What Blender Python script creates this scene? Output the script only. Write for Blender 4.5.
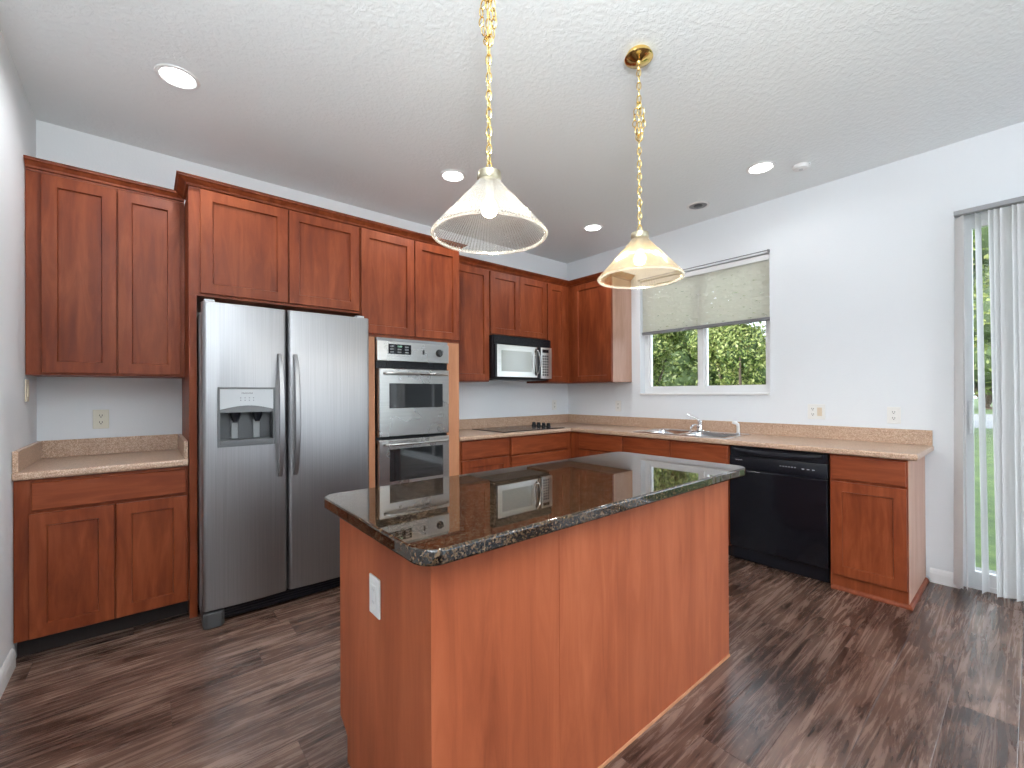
import bpy, bmesh, math, random
import numpy as np
from mathutils import Vector, Matrix
for o in list(bpy.data.objects): bpy.data.objects.remove(o)
C = bpy.context.scene.collection
R = math.radians
PI = math.pi

# ------------------------------------------------------------------ camera
cam = bpy.data.cameras.new('camera'); camo = bpy.data.objects.new('camera', cam); C.objects.link(camo)
yaw, pit, rol = R(39.996), R(0.177), R(-0.305)
fwd = Vector((math.sin(yaw)*math.cos(pit), math.cos(yaw)*math.cos(pit), math.sin(pit)))
rt = Vector((math.cos(yaw), -math.sin(yaw), 0)); up = rt.cross(fwd)
r2 = rt*math.cos(rol)+up*math.sin(rol); u2 = -rt*math.sin(rol)+up*math.cos(rol)
m = Matrix.Identity(4)
for i in range(3):
    m[i][0] = r2[i]; m[i][1] = u2[i]; m[i][2] = -fwd[i]
m[0][3], m[1][3], m[2][3] = -4.044, -3.738, 1.281
camo.matrix_world = m
cam.sensor_width = 36; cam.sensor_fit = 'HORIZONTAL'; cam.lens = 437.08/1024*36; cam.shift_y = 7.7/1024
cam.clip_start = 0.02; cam.clip_end = 300
bpy.context.scene.camera = camo

# ------------------------------------------------------------------ world, sun, daylight, exposure
vs = bpy.context.scene.view_settings
vs.view_transform = 'Standard'; vs.look = 'None'; vs.gamma = 1; vs.use_curve_mapping = False
vs.exposure = 0.27
w = bpy.data.worlds.new('sky'); bpy.context.scene.world = w; w.use_nodes = True
bg = w.node_tree.nodes['Background']; bg.inputs[0].default_value = (0.79, 0.90, 1.0, 1); bg.inputs[1].default_value = 3.6
def lamp(name, kind, loc, rot, energy, color=(1,1,1), **k):
    l = bpy.data.lights.new(name, kind); l.energy = energy; l.color = color
    for a, b in k.items(): setattr(l, a, b)
    o = bpy.data.objects.new(name, l); C.objects.link(o); o.location = loc; o.rotation_euler = rot
    return o
sun = lamp('sun', 'SUN', (-8, 3, 12), (0, 0, 0), 4.0, (1, .95, .86), angle=R(1.5))
sun.rotation_euler = Vector((1, -0.35, -0.62)).to_track_quat('-Z', 'Y').to_euler()
def portal(name, loc, rot, sx, sy):
    o = lamp(name, 'AREA', loc, rot, 1); o.data.shape = 'RECTANGLE'; o.data.size = sx; o.data.size_y = sy
    o.data.cycles.is_portal = True
portal('window_daylight', (.17, -1.68, 1.865), (0, R(90), 0), 1.19, 1.26)
portal('door_daylight', (.17, -4.815, 1.21), (0, R(90), 0), 2.4, 2.76)
portal('added_rear_daylight', (-1.35, -6.55, 1.36), (R(90), 0, 0), 2.4, 2.6)  # daylight through the added rear glazing

# ------------------------------------------------------------------ materials
def M(name):
    mt = bpy.data.materials.new(name); mt.use_nodes = True
    nt = mt.node_tree; return mt, nt, nt.nodes['Principled BSDF']
def N(nt, kind, **k):
    n = nt.nodes.new(kind)
    for a, b in k.items():
        if a.startswith('i_'):
            key = a[2:]; key = int(key) if key.isdigit() else key.replace('_', ' ')
            n.inputs[key].default_value = b
        else: setattr(n, a, b)
    return n
def coords(nt, scale=(1,1,1), loc=(0,0,0)):
    t = N(nt, 'ShaderNodeTexCoord'); mp = N(nt, 'ShaderNodeMapping')
    mp.inputs['Scale'].default_value = scale; mp.inputs['Location'].default_value = loc
    nt.links.new(t.outputs['Object'], mp.inputs[0]); return mp.outputs[0]
def ramp(nt, fac, stops):
    r = N(nt, 'ShaderNodeValToRGB')
    e = r.color_ramp.elements
    while len(e) < len(stops): e.new(.5)
    for q, (pos, col) in zip(e, stops): q.position = pos; q.color = (*col, 1)
    nt.links.new(fac, r.inputs[0]); return r.outputs[0]
def noise(nt, vec, sc, det=3, rough=.5, dist=0):
    n = N(nt, 'ShaderNodeTexNoise'); n.inputs['Scale'].default_value = sc; n.inputs['Detail'].default_value = det
    n.inputs['Roughness'].default_value = rough; n.inputs['Distortion'].default_value = dist
    nt.links.new(vec, n.inputs['Vector']); return n.outputs['Fac']
def bump(nt, b, h, strength, dist=.01):
    n = N(nt, 'ShaderNodeBump'); n.inputs['Strength'].default_value = strength; n.inputs['Distance'].default_value = dist
    nt.links.new(h, n.inputs['Height']); nt.links.new(n.outputs[0], b.inputs['Normal'])
def plain(name, col, rough=.5, metal=0, coat=0, emit=None, es=1, spec=None):
    mt, nt, b = M(name)
    b.inputs['Base Color'].default_value = (*col, 1); b.inputs['Roughness'].default_value = rough
    b.inputs['Metallic'].default_value = metal; b.inputs['Coat Weight'].default_value = coat
    if spec is not None: b.inputs['Specular IOR Level'].default_value = spec
    # very light procedural unevenness in the finish
    v = coords(nt); n = noise(nt, v, 9, 2)
    mr = N(nt, 'ShaderNodeMapRange'); mr.inputs['To Min'].default_value = max(0, rough-.03); mr.inputs['To Max'].default_value = min(1, rough+.03)
    nt.links.new(n, mr.inputs[0]); nt.links.new(mr.outputs[0], b.inputs['Roughness'])
    if emit: b.inputs['Emission Color'].default_value = (*emit, 1); b.inputs['Emission Strength'].default_value = es
    return mt
def wood(name, scale, c0, c1, c2, rough=.42):
    mt, nt, b = M(name)
    v = coords(nt, scale)
    g = noise(nt, v, 3.0, 6, .62, .8)
    v2 = coords(nt, tuple(s*.35+.35 for s in scale)); blot = noise(nt, v2, 2.2, 3)
    mx = N(nt, 'ShaderNodeMix', data_type='FLOAT'); mx.inputs[0].default_value = .42
    nt.links.new(g, mx.inputs[2]); nt.links.new(blot, mx.inputs[3])
    col = ramp(nt, mx.outputs[0], [(.3, c0), (.5, c1), (.72, c2)])
    nt.links.new(col, b.inputs['Base Color'])
    b.inputs['Roughness'].default_value = rough; b.inputs['Specular IOR Level'].default_value = .28
    fine = noise(nt, coords(nt, tuple(s*6 for s in scale)), 6, 2); bump(nt, b, fine, .05, .002)
    return mt
WC = ((.105,.017,.0045), (.195,.039,.011), (.30,.078,.027))
WOODV = wood('stained_wood_upright', (7,7,.9), *WC)
WOODH = wood('stained_wood_level', (.9,.9,9), *WC)
ISL = wood('island_panel_wood', (5,5,.55), (.22,.050,.019), (.335,.084,.033), (.45,.130,.056), .42)
GLAREWOOD = wood('side_wood_with_glare', (6,6,.7), (.38,.21,.145), (.48,.29,.215), (.56,.36,.28))  # wood paled to carry window and door glare on the end panels
OAK = wood('oven_surround_wood', (7,7,.9), (.40,.17,.085), (.50,.225,.115), (.58,.28,.15))
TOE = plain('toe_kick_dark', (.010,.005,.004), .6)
def paint(name, col, sc, st, rough=.75):
    mt, nt, b = M(name); b.inputs['Base Color'].default_value = (*col, 1); b.inputs['Roughness'].default_value = rough
    b.inputs['Specular IOR Level'].default_value = .3
    v = coords(nt); n = noise(nt, v, sc, 3, .55, .3); bump(nt, b, ramp(nt, n, [(.42,(0,0,0)),(.6,(1,1,1))]), st, .004)
    return mt
WALL = paint('wall_paint', (.80,.83,.86), 90, .08)
CEIL = paint('knockdown_ceiling', (.83,.87,.885), 38, .30)
TRIMW = plain('white_trim', (.80,.80,.80), .35)
VINYL = plain('white_vinyl', (.82,.83,.84), .3)
PLATE = plain('white_plate', (.82,.82,.80), .3)
IVORY = plain('ivory_plate', (.72,.62,.48), .35)
SLOT = plain('dark_slot', (.03,.03,.03), .5)
PLATEG = plain('grey_receptacle', (.5,.5,.5), .4)
def floor_mat():
    mt, nt, b = M('plank_floor')
    t = N(nt, 'ShaderNodeTexCoord'); s = N(nt, 'ShaderNodeSeparateXYZ'); nt.links.new(t.outputs['Object'], s.inputs[0])
    def math_(op, a, bb=None):
        n = N(nt, 'ShaderNodeMath', operation=op)
        for i, q in enumerate((a, bb)):
            if q is None: continue
            if isinstance(q, (int, float)): n.inputs[i].default_value = q
            else: nt.links.new(q, n.inputs[i])
        return n.outputs[0]
    ys = math_('DIVIDE', math_('ADD', s.outputs[1], .068), .191)
    row = math_('FLOOR', ys); fy = math_('FRACT', ys)
    wn = N(nt, 'ShaderNodeTexWhiteNoise', noise_dimensions='1D'); nt.links.new(row, wn.inputs['W'])
    xs = math_('DIVIDE', math_('ADD', s.outputs[0], math_('MULTIPLY', wn.outputs['Value'], 1.4)), 1.35)
    colm = math_('FLOOR', xs); fx = math_('FRACT', xs)
    cb = N(nt, 'ShaderNodeCombineXYZ'); nt.links.new(row, cb.inputs[0]); nt.links.new(colm, cb.inputs[1])
    wn2 = N(nt, 'ShaderNodeTexWhiteNoise', noise_dimensions='3D'); nt.links.new(cb.outputs[0], wn2.inputs['Vector'])
    # grain, shifted per plank
    off = N(nt, 'ShaderNodeVectorMath', operation='SCALE'); nt.links.new(wn2.outputs['Color'], off.inputs[0]); off.inputs['Scale'].default_value = 9
    ad = N(nt, 'ShaderNodeVectorMath', operation='ADD'); nt.links.new(t.outputs['Object'], ad.inputs[0]); nt.links.new(off.outputs[0], ad.inputs[1])
    mp = N(nt, 'ShaderNodeMapping'); mp.inputs['Scale'].default_value = (.55, 10, 1); nt.links.new(ad.outputs[0], mp.inputs[0])
    g = noise(nt, mp.outputs[0], 2.6, 9, .74, 1.8)
    mp2 = N(nt, 'ShaderNodeMapping'); mp2.inputs['Scale'].default_value = (1.6, 4.5, 1); nt.links.new(ad.outputs[0], mp2.inputs[0])
    kn = noise(nt, mp2.outputs[0], 1.7, 3, .5, .6)
    mx = N(nt, 'ShaderNodeMix', data_type='FLOAT'); mx.inputs[0].default_value = .4; nt.links.new(g, mx.inputs[2]); nt.links.new(kn, mx.inputs[3])
    f = math_('ADD', mx.outputs[0], math_('MULTIPLY', math_('SUBTRACT', wn2.outputs['Value'], .5), .055))
    col = ramp(nt, f, [(.37,(.020,.009,.006)), (.45,(.066,.034,.024)), (.53,(.125,.071,.052)), (.63,(.24,.152,.115))])
    e1 = math_('MINIMUM', fy, math_('SUBTRACT', 1, fy)); e2 = math_('MULTIPLY', math_('MINIMUM', fx, math_('SUBTRACT', 1, fx)), 7)
    e = math_('MINIMUM', e1, e2)
    sm = N(nt, 'ShaderNodeMapRange'); sm.inputs['From Max'].default_value = .011; nt.links.new(e, sm.inputs[0])
    mc = N(nt, 'ShaderNodeMix', data_type='RGBA'); mc.inputs[6].default_value = (.05,.028,.022,1)
    nt.links.new(sm.outputs[0], mc.inputs[0]); nt.links.new(col, mc.inputs[7]); nt.links.new(mc.outputs[2], b.inputs['Base Color'])
    hh = math_('ADD', math_('MULTIPLY', sm.outputs[0], 1.0), math_('MULTIPLY', g, .35)); bump(nt, b, hh, .35, .003)
    rr = N(nt, 'ShaderNodeMapRange'); rr.inputs['To Min'].default_value = .20; rr.inputs['To Max'].default_value = .34
    nt.links.new(g, rr.inputs[0]); nt.links.new(rr.outputs[0], b.inputs['Roughness'])
    return mt
FLOOR = floor_mat()
def speckle(name, cols, sc, rough, coat=0, spec=.5, ior=1.5):
    mt, nt, b = M(name); v = coords(nt)
    vo = N(nt, 'ShaderNodeTexVoronoi'); vo.inputs['Scale'].default_value = sc; nt.links.new(v, vo.inputs['Vector'])
    sp = N(nt, 'ShaderNodeSeparateColor'); nt.links.new(vo.outputs['Color'], sp.inputs[0])
    n = noise(nt, v, sc*.22, 4, .65)
    mx = N(nt, 'ShaderNodeMix', data_type='FLOAT'); mx.inputs[0].default_value = .5; nt.links.new(sp.outputs[0], mx.inputs[2]); nt.links.new(n, mx.inputs[3])
    nt.links.new(ramp(nt, mx.outputs[0], cols), b.inputs['Base Color'])
    b.inputs['Roughness'].default_value = rough; b.inputs['Coat Weight'].default_value = coat; b.inputs['Coat Roughness'].default_value = .02
    b.inputs['IOR'].default_value = ior; b.inputs['Specular IOR Level'].default_value = spec
    return mt
GRAN = speckle('black_brown_granite', [(.30,(.003,.003,.003)),(.48,(.010,.007,.005)),(.58,(.042,.022,.011)),(.76,(.11,.07,.038))], 210, .025, 0, .5, 1.62)
TAN = speckle('tan_speckled_stone', [(.22,(.27,.155,.095)),(.42,(.44,.285,.195)),(.6,(.54,.37,.265)),(.8,(.70,.54,.42))], 330, .28, .1)
def steel(name, col, rough, axis=(60,60,.6)):
    mt, nt, b = M(name); b.inputs['Metallic'].default_value = 1
    v = coords(nt, axis); n = noise(nt, v, 3, 4, .6)
    nt.links.new(ramp(nt, n, [(.3,tuple(c*.86 for c in col)),(.7,col)]), b.inputs['Base Color'])
    mr = N(nt, 'ShaderNodeMapRange'); mr.inputs['To Min'].default_value = rough-.05; mr.inputs['To Max'].default_value = rough+.07
    big = noise(nt, coords(nt), 2.5, 3); nt.links.new(big, mr.inputs[0]); nt.links.new(mr.outputs[0], b.inputs['Roughness'])
    bump(nt, b, n, .03, .001)
    return mt
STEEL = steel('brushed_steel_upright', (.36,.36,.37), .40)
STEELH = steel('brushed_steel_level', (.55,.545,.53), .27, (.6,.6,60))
CHROME = plain('chrome', (.75,.75,.76), .12, 1)
BRASS = plain('polished_brass', (.83,.60,.22), .14, 1)
BRASSCAP = plain('aged_brass_cap', (.50,.45,.33), .3, 1)
BLACKG = plain('black_gloss', (.006,.007,.010), .12, 0, 0, spec=.35)
BLACKM = plain('black_plastic', (.007,.008,.012), .3, spec=.3)
DGREY = plain('dark_grey_plastic', (.055,.058,.062), .35)
LGREY = plain('light_grey_plastic', (.50,.52,.54), .3)
MGREY = plain('mid_grey_plastic', (.22,.23,.24), .3)
SIDEG = plain('fridge_side_grey', (.35,.36,.37), .4)
OGLASS = plain('dark_oven_glass', (.018,.02,.022), .04, 0, .6, spec=.8)
MGLASS = plain('grey_microwave_glass', (.42,.45,.42), .12, 0, .3)
MDOOR = steel('pale_steel', (.80,.80,.77), .3, (.6,.6,60))
INK = plain('dark_ink', (.05,.05,.05), .5)
PINK = plain('pale_ink', (.55,.57,.6), .5)
LED = plain('green_display', (.1,.3,.2), .4, emit=(.55,.9,.7), es=.7)
def vane_mat():
    mt, nt, b = M('white_vane'); out = nt.nodes['Material Output']
    b.inputs['Base Color'].default_value = (.90,.90,.90,1); b.inputs['Roughness'].default_value = .4
    tl = N(nt, 'ShaderNodeBsdfTranslucent'); tl.inputs[0].default_value = (.90,.90,.90,1)
    n = noise(nt, coords(nt), 12, 2); mr = N(nt, 'ShaderNodeMapRange'); mr.inputs['To Min'].default_value = .40; mr.inputs['To Max'].default_value = .46; nt.links.new(n, mr.inputs[0])
    mx = N(nt, 'ShaderNodeMixShader'); nt.links.new(mr.outputs[0], mx.inputs[0])
    nt.links.new(b.outputs[0], mx.inputs[1]); nt.links.new(tl.outputs[0], mx.inputs[2]); nt.links.new(mx.outputs[0], out.inputs[0]); return mt
VANE = vane_mat()
def glass(name, tint=(1,1,1)):
    mt, nt, b = M(name); nt.nodes.remove(b)
    out = nt.nodes['Material Output']; tr = N(nt, 'ShaderNodeBsdfTransparent'); gl = N(nt, 'ShaderNodeBsdfGlossy')
    tr.inputs[0].default_value = (*tint, 1); gl.inputs['Roughness'].default_value = .01
    fr = N(nt, 'ShaderNodeFresnel'); fr.inputs[0].default_value = 1.25
    mx = N(nt, 'ShaderNodeMixShader'); nt.links.new(fr.outputs[0], mx.inputs[0]); nt.links.new(tr.outputs[0], mx.inputs[1]); nt.links.new(gl.outputs[0], mx.inputs[2])
    nt.links.new(mx.outputs[0], out.inputs[0]); return mt
GLASS = glass('window_glass')
def shade_glass(name, tint, haze):
    # clear ribbed glass: see-through where it faces you, mirror-like on the flanks of the ribs, faintly frosted
    mt, nt, b = M(name); out = nt.nodes['Material Output']
    b.inputs['Base Color'].default_value = (*tint, 1); b.inputs['Roughness'].default_value = .3
    tl = N(nt, 'ShaderNodeBsdfTranslucent'); tl.inputs[0].default_value = (*tint, 1)
    m1 = N(nt, 'ShaderNodeMixShader'); m1.inputs[0].default_value = .5
    nt.links.new(b.outputs[0], m1.inputs[1]); nt.links.new(tl.outputs[0], m1.inputs[2])
    tr = N(nt, 'ShaderNodeBsdfTransparent'); tr.inputs[0].default_value = (*[.75+.25*c for c in tint], 1)
    gl = N(nt, 'ShaderNodeBsdfGlossy'); gl.inputs['Roughness'].default_value = .12; gl.inputs[0].default_value = (.95,.95,.93,1)
    fr = N(nt, 'ShaderNodeLayerWeight'); fr.inputs[0].default_value = .38
    m2 = N(nt, 'ShaderNodeMixShader'); nt.links.new(fr.outputs['Facing'], m2.inputs[0]); nt.links.new(tr.outputs[0], m2.inputs[1]); nt.links.new(gl.outputs[0], m2.inputs[2])
    hz = N(nt, 'ShaderNodeMapRange'); hz.inputs['To Min'].default_value = haze*.4; hz.inputs['To Max'].default_value = haze*2.6; nt.links.new(fr.outputs['Facing'], hz.inputs[0])
    mx = N(nt, 'ShaderNodeMixShader'); nt.links.new(hz.outputs[0], mx.inputs[0]); nt.links.new(m2.outputs[0], mx.inputs[1]); nt.links.new(m1.outputs[0], mx.inputs[2])
    nt.links.new(mx.outputs[0], out.inputs[0]); return mt
SHADE1 = shade_glass('clear_ribbed_glass', (.92,.88,.82), .013)
SHADE2 = shade_glass('bulb_tinted_ribbed_glass', (.96,.76,.38), .026)  # yellow tint holds the bulb's reflection in this shade
RIMG = shade_glass('thick_rim_glass', (.95,.93,.88), .12)
BULB = plain('warm_bulb', (1,.9,.7), .3, emit=(1,.84,.58), es=6)
LENS = plain('lamp_lens', (1,1,1), .5, emit=(1,.98,.95), es=9)
def slat_mat():
    mt, nt, b = M('pale_blind_slat'); out = nt.nodes['Material Output']
    b.inputs['Base Color'].default_value = (.86,.85,.79,1); b.inputs['Roughness'].default_value = .5
    tl = N(nt, 'ShaderNodeBsdfTranslucent'); tl.inputs[0].default_value = (.84,.84,.74,1)
    mx = N(nt, 'ShaderNodeMixShader'); mx.inputs[0].default_value = .35
    nt.links.new(b.outputs[0], mx.inputs[1]); nt.links.new(tl.outputs[0], mx.inputs[2]); nt.links.new(mx.outputs[0], out.inputs[0]); return mt
SLAT = slat_mat()
def leaf_mat(name, c0, c1, c2):
    mt, nt, b = M(name); g = N(nt, 'ShaderNodeNewGeometry')
    col = ramp(nt, g.outputs['Random Per Island'], [(.0,c0),(.45,c1),(1,c2)]); nt.links.new(col, b.inputs['Base Color'])
    b.inputs['Roughness'].default_value = .45
    out = nt.nodes['Material Output']; tl = N(nt, 'ShaderNodeBsdfTranslucent'); nt.links.new(col, tl.inputs[0])
    mx = N(nt, 'ShaderNodeMixShader'); mx.inputs[0].default_value = .3
    nt.links.new(b.outputs[0], mx.inputs[1]); nt.links.new(tl.outputs[0], mx.inputs[2]); nt.links.new(mx.outputs[0], out.inputs[0]); return mt
LEAF = leaf_mat('leaves', (.08,.13,.03), (.20,.26,.06), (.42,.44,.16))
LEAFB = leaf_mat('leaves_darker', (.05,.09,.02), (.12,.17,.045), (.28,.32,.11))
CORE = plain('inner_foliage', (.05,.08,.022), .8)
BARK = plain('bark', (.09,.065,.045), .85)
def grass_mat():
    mt, nt, b = M('lawn_grass'); v = coords(nt)
    n = noise(nt, v, 3, 8, .75)
    nt.links.new(ramp(nt, n, [(.35,(.025,.05,.008)),(.55,(.06,.10,.018)),(.7,(.12,.16,.04))]), b.inputs['Base Color']); b.inputs['Roughness'].default_value = .9; return mt
GRASS = grass_mat()
PALE = speckle('pale_bounce_ground', [(.3,(.60,.59,.57)),(.7,(.72,.71,.69))], 40, .8)
CONC = speckle('grey_concrete', [(.3,(.13,.13,.135)),(.7,(.22,.22,.22))], 60, .8)

# ------------------------------------------------------------------ mesh helpers
MAPS = {'W': lambda u,d,z: (u,d,z), 'B': lambda u,d,z: (u,-d,z), 'R': lambda u,d,z: (-d,u,z),
        'L': lambda u,d,z: (-4.53+d,u,z), 'I': lambda u,d,z: (-3.507-d,u,z)}
def BM(): return bmesh.new()
def box(bm, x0,x1,y0,y1,z0,z1, bev=0, seg=2, f='W'):
    F = MAPS[f]; b = bmesh.new() if bev else bm
    vs_ = [b.verts.new(F(x,y,z)) for x in (min(x0,x1),max(x0,x1)) for y in (min(y0,y1),max(y0,y1)) for z in (min(z0,z1),max(z0,z1))]
    q = [(0,1,3,2),(4,6,7,5),(0,4,5,1),(2,3,7,6),(0,2,6,4),(1,5,7,3)]
    fs = [b.faces.new([vs_[i] for i in t]) for t in q]
    if bev:
        bmesh.ops.recalc_face_normals(b, faces=b.faces)
        bmesh.ops.bevel(b, geom=list(b.edges), offset=bev, segments=seg, affect='EDGES', profile=.5)
        merge(bm, b)
def merge(bm, b):
    me = bpy.data.meshes.new('tmp'); b.to_mesh(me); b.free(); bm.from_mesh(me); bpy.data.meshes.remove(me)
def rings(bm, rs, cap0=True, cap1=True, close=False):
    vr = [[bm.verts.new(p) for p in r] for r in rs]
    n = len(vr[0])
    for a, b in zip(vr, vr[1:]+([vr[0]] if close else [])):
        for i in range(n): bm.faces.new((a[i], a[(i+1)%n], b[(i+1)%n], b[i]))
    if cap0 and not close: bm.faces.new(vr[0][::-1])
    if cap1 and not close: bm.faces.new(vr[-1])
def panel(bm, f, u0,u1,z0,z1,d0,d1, stile=None, rec=.012, e=.002):
    F = MAPS[f]; u0,u1 = min(u0,u1),max(u0,u1)
    def rc(i, d): return [F(u0+i,d,z0+i),F(u1-i,d,z0+i),F(u1-i,d,z1-i),F(u0+i,d,z1-i)]
    rs = [rc(0,d0), rc(0,d1-e), rc(e,d1)]
    if stile: rs += [rc(stile,d1), rc(stile+.004,d1-rec)]
    rings(bm, rs)
def sweep(bm, prof, path, closed=False):
    P = [Vector(p) for p in path]; n = len(P); rs = []
    for i in range(n):
        a = (P[i]-P[i-1]).normalized() if (i > 0 or closed) else None
        b = (P[(i+1)%n]-P[i]).normalized() if (i < n-1 or closed) else None
        na = Vector((a.y,-a.x)) if a else None; nb = Vector((b.y,-b.x)) if b else None
        if na and nb:
            mm = (na+nb); mm = mm/(mm.dot(na)) if mm.length > 1e-6 else na
        else: mm = na or nb
        rs.append([(P[i].x+mm.x*o, P[i].y+mm.y*o, z) for o, z in prof])
    rings(bm, rs, close=closed)
def lathe(bm, prof, c=(0,0), n=32, cap=True, ripple=None):
    rs = []
    for r_, z in prof:
        rs.append([(c[0]+(r_*(1+(ripple(k/n) if ripple else 0)))*math.cos(2*PI*k/n), c[1]+(r_*(1+(ripple(k/n) if ripple else 0)))*math.sin(2*PI*k/n), z) for k in range(n)])
    rings(bm, rs, cap, cap)
def tube(bm, pts, r, n=8, flat=1.0, cap=True, closed=False, upv=(0,0,1)):
    P = [Vector(p) for p in pts]; rs = []; m_ = len(P)
    for i in range(m_):
        if closed: t = (P[(i+1)%m_]-P[i-1]).normalized()
        else: t = (P[min(i+1,m_-1)]-P[max(i-1,0)]).normalized()
        u_ = Vector(upv)
        if abs(t.dot(u_)) > .95: u_ = Vector((1,0,0)) if abs(t.x) < .9 else Vector((0,1,0))
        a = t.cross(u_).normalized(); b = a.cross(t).normalized()
        rr = r[i] if isinstance(r, (list,tuple)) else r
        rs.append([tuple(P[i]+a*rr*flat*math.cos(2*PI*k/n)+b*rr*math.sin(2*PI*k/n)) for k in range(n)])
    rings(bm, rs, cap, cap, closed)
def cyl(bm, p0, p1, r, n=20, r1=None):
    p0 = Vector(p0); p1 = Vector(p1); tube(bm, [p0, p1], [r, r if r1 is None else r1], n)
def prism(bm, poly, z0, z1, bev=0):
    b = bmesh.new() if bev else bm
    lo = [b.verts.new((x,y,z0)) for x,y in poly]; hi = [b.verts.new((x,y,z1)) for x,y in poly]
    n = len(poly); b.faces.new(lo[::-1]); b.faces.new(hi)
    for i in range(n): b.faces.new((lo[i],lo[(i+1)%n],hi[(i+1)%n],hi[i]))
    if bev:
        bmesh.ops.recalc_face_normals(b, faces=b.faces)
        ed = [e for e in b.edges if abs(e.verts[0].co.z-e.verts[1].co.z) < 1e-6]
        bmesh.ops.bevel(b, geom=ed, offset=bev, segments=3, affect='EDGES', profile=.5); merge(bm, b)
def rrect(x0,x1,y0,y1,r,n=6):
    out = []
    for cx,cy,a0 in ((x1-r,y1-r,0),(x0+r,y1-r,90),(x0+r,y0+r,180),(x1-r,y0+r,270)):
        for k in range(n+1):
            a = R(a0+90*k/n); out.append((cx+r*math.cos(a), cy+r*math.sin(a)))
    return out
def obj(name, bm, mat, parent=None, smooth=False, big=0, kind=None, label=None, cat=None, group=None):
    bmesh.ops.recalc_face_normals(bm, faces=bm.faces)
    off = world_loc(parent) if parent else Vector((0,0,0))
    if parent: bmesh.ops.translate(bm, verts=bm.verts, vec=-off)
    me = bpy.data.meshes.new(name)
    if smooth:
        for f in bm.faces: f.smooth = True
        for e in bm.edges:
            if len(e.link_faces) == 2 and e.calc_face_angle(0) > R(35): e.smooth = False
            if any(len(f.verts) > 8 or (big and f.calc_area() > big) for f in e.link_faces): e.smooth = False
    bm.to_mesh(me); bm.free()
    me.materials.append(mat)
    o = bpy.data.objects.new(name, me); C.objects.link(o)
    if parent: o.parent = parent
    tag(o, label, cat, group, kind)
    return o
def world_loc(o):
    v = Vector((0,0,0))
    while o: v += o.location; o = o.parent
    return v
def tag(o, label=None, cat=None, group=None, kind=None):
    if label: o['label'] = label
    if cat: o['category'] = cat
    if group: o['group'] = group
    if kind: o['kind'] = kind
def thing(name, loc, label, cat, group=None):
    o = bpy.data.objects.new(name, None); C.objects.link(o); o.location = loc; o.empty_display_size = .1
    tag(o, label, cat, group); return o
def one(bmfun, *a, **k):
    b = BM(); bmfun(b, *a, **k); return b
def recentre(o):
    """single-mesh thing: put its origin at the centre of its base"""
    me = o.data; co = np.array([v.co[:] for v in me.vertices]); c = (co.min(0)+co.max(0))/2; c[2] = co[:,2].min()
    me.transform(Matrix.Translation(-Vector(c))); o.location = Vector(c); return o
def text(s, size, mat, parent, origin, right, upv, name='lettering', depth=.0004):
    cu = bpy.data.curves.new('t', 'FONT'); cu.body = s; cu.size = size; cu.extrude = depth; cu.align_x = 'CENTER'; cu.align_y = 'CENTER'
    t = bpy.data.objects.new('t', cu); C.objects.link(t)
    me = bpy.data.meshes.new_from_object(t.evaluated_get(bpy.context.evaluated_depsgraph_get()))
    bpy.data.objects.remove(t); rv, uv = Vector(right), Vector(upv); nv = rv.cross(uv)
    mm = Matrix.Identity(4)
    for i in range(3): mm[i][0], mm[i][1], mm[i][2] = rv[i], uv[i], nv[i]
    me.transform(Matrix.Translation(Vector(origin)-world_loc(parent)) @ mm)
    me.materials.clear(); me.materials.append(mat); o = bpy.data.objects.new(name, me); C.objects.link(o); o.parent = parent; return o
def cut(o, x0,x1,y0,y1,z0,z1):
    off = world_loc(o); b = BM(); box(b, x0,x1,y0,y1,z0,z1); me = bpy.data.meshes.new('c'); bmesh.ops.recalc_face_normals(b, faces=b.faces); b.to_mesh(me); b.free()
    c = bpy.data.objects.new('c', me); C.objects.link(c)
    md = o.modifiers.new('b', 'BOOLEAN'); md.object = c; md.operation = 'DIFFERENCE'; md.solver = 'EXACT'
    bpy.context.view_layer.update()
    me2 = bpy.data.meshes.new_from_object(o.evaluated_get(bpy.context.evaluated_depsgraph_get()))
    o.modifiers.clear(); o.data = me2; bpy.data.objects.remove(c)

CANW = 45; XL = -4.53; CE = 2.895; YR = -6.6
# ------------------------------------------------------------------ the room
obj('floor', one(box, XL-.15, .18, YR-.15, .15, -.12, 0), FLOOR, kind='structure')
obj('ceiling', one(box, XL-.15, .18, YR-.15, .15, CE, CE+.22), CEIL, kind='structure')
obj('wall_back', one(box, XL-.15, .18, 0, .15, 0, CE), WALL, kind='structure')
obj('wall_left', one(box, XL-.15, XL, YR, 0, 0, CE), WALL, kind='structure')
WY0, WY1, WZ0, WZ1 = -2.312, -1.047, 1.268, 2.46
DY0, DY1, DZ = -6.20, -3.43, 2.42
b = BM()
for y0,y1,z0,z1 in ((WY1,0,0,CE),(WY0,WY1,0,WZ0),(WY0,WY1,WZ1,CE),(DY1,WY0,0,CE),(DY0,DY1,DZ,CE),(YR,DY0,0,CE)):
    box(b, 0, .18, y0, y1, z0, z1)
bmesh.ops.remove_doubles(b, verts=b.verts, dist=1e-5)
obj('wall_right', b, WALL, kind='structure')
RX0, RX1, RZ1 = -2.55, -.15, 2.70
b = BM()
for x0,x1,z0,z1 in ((XL-.15,RX0,0,CE),(RX0,RX1,RZ1,CE),(RX1,.18,0,CE)): box(b, x0, x1, YR-.15, YR, z0, z1)
obj('wall_rear', b, WALL, kind='structure')
BASEP = [(0,0),(.014,0),(.014,.062),(.010,.080),(.004,.090),(0,.092)]
b = BM(); sweep(b, BASEP, [(XL+.0005,YR+.02),(XL+.0005,-.64)]); obj('baseboard_left', b, TRIMW, kind='structure')
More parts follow.
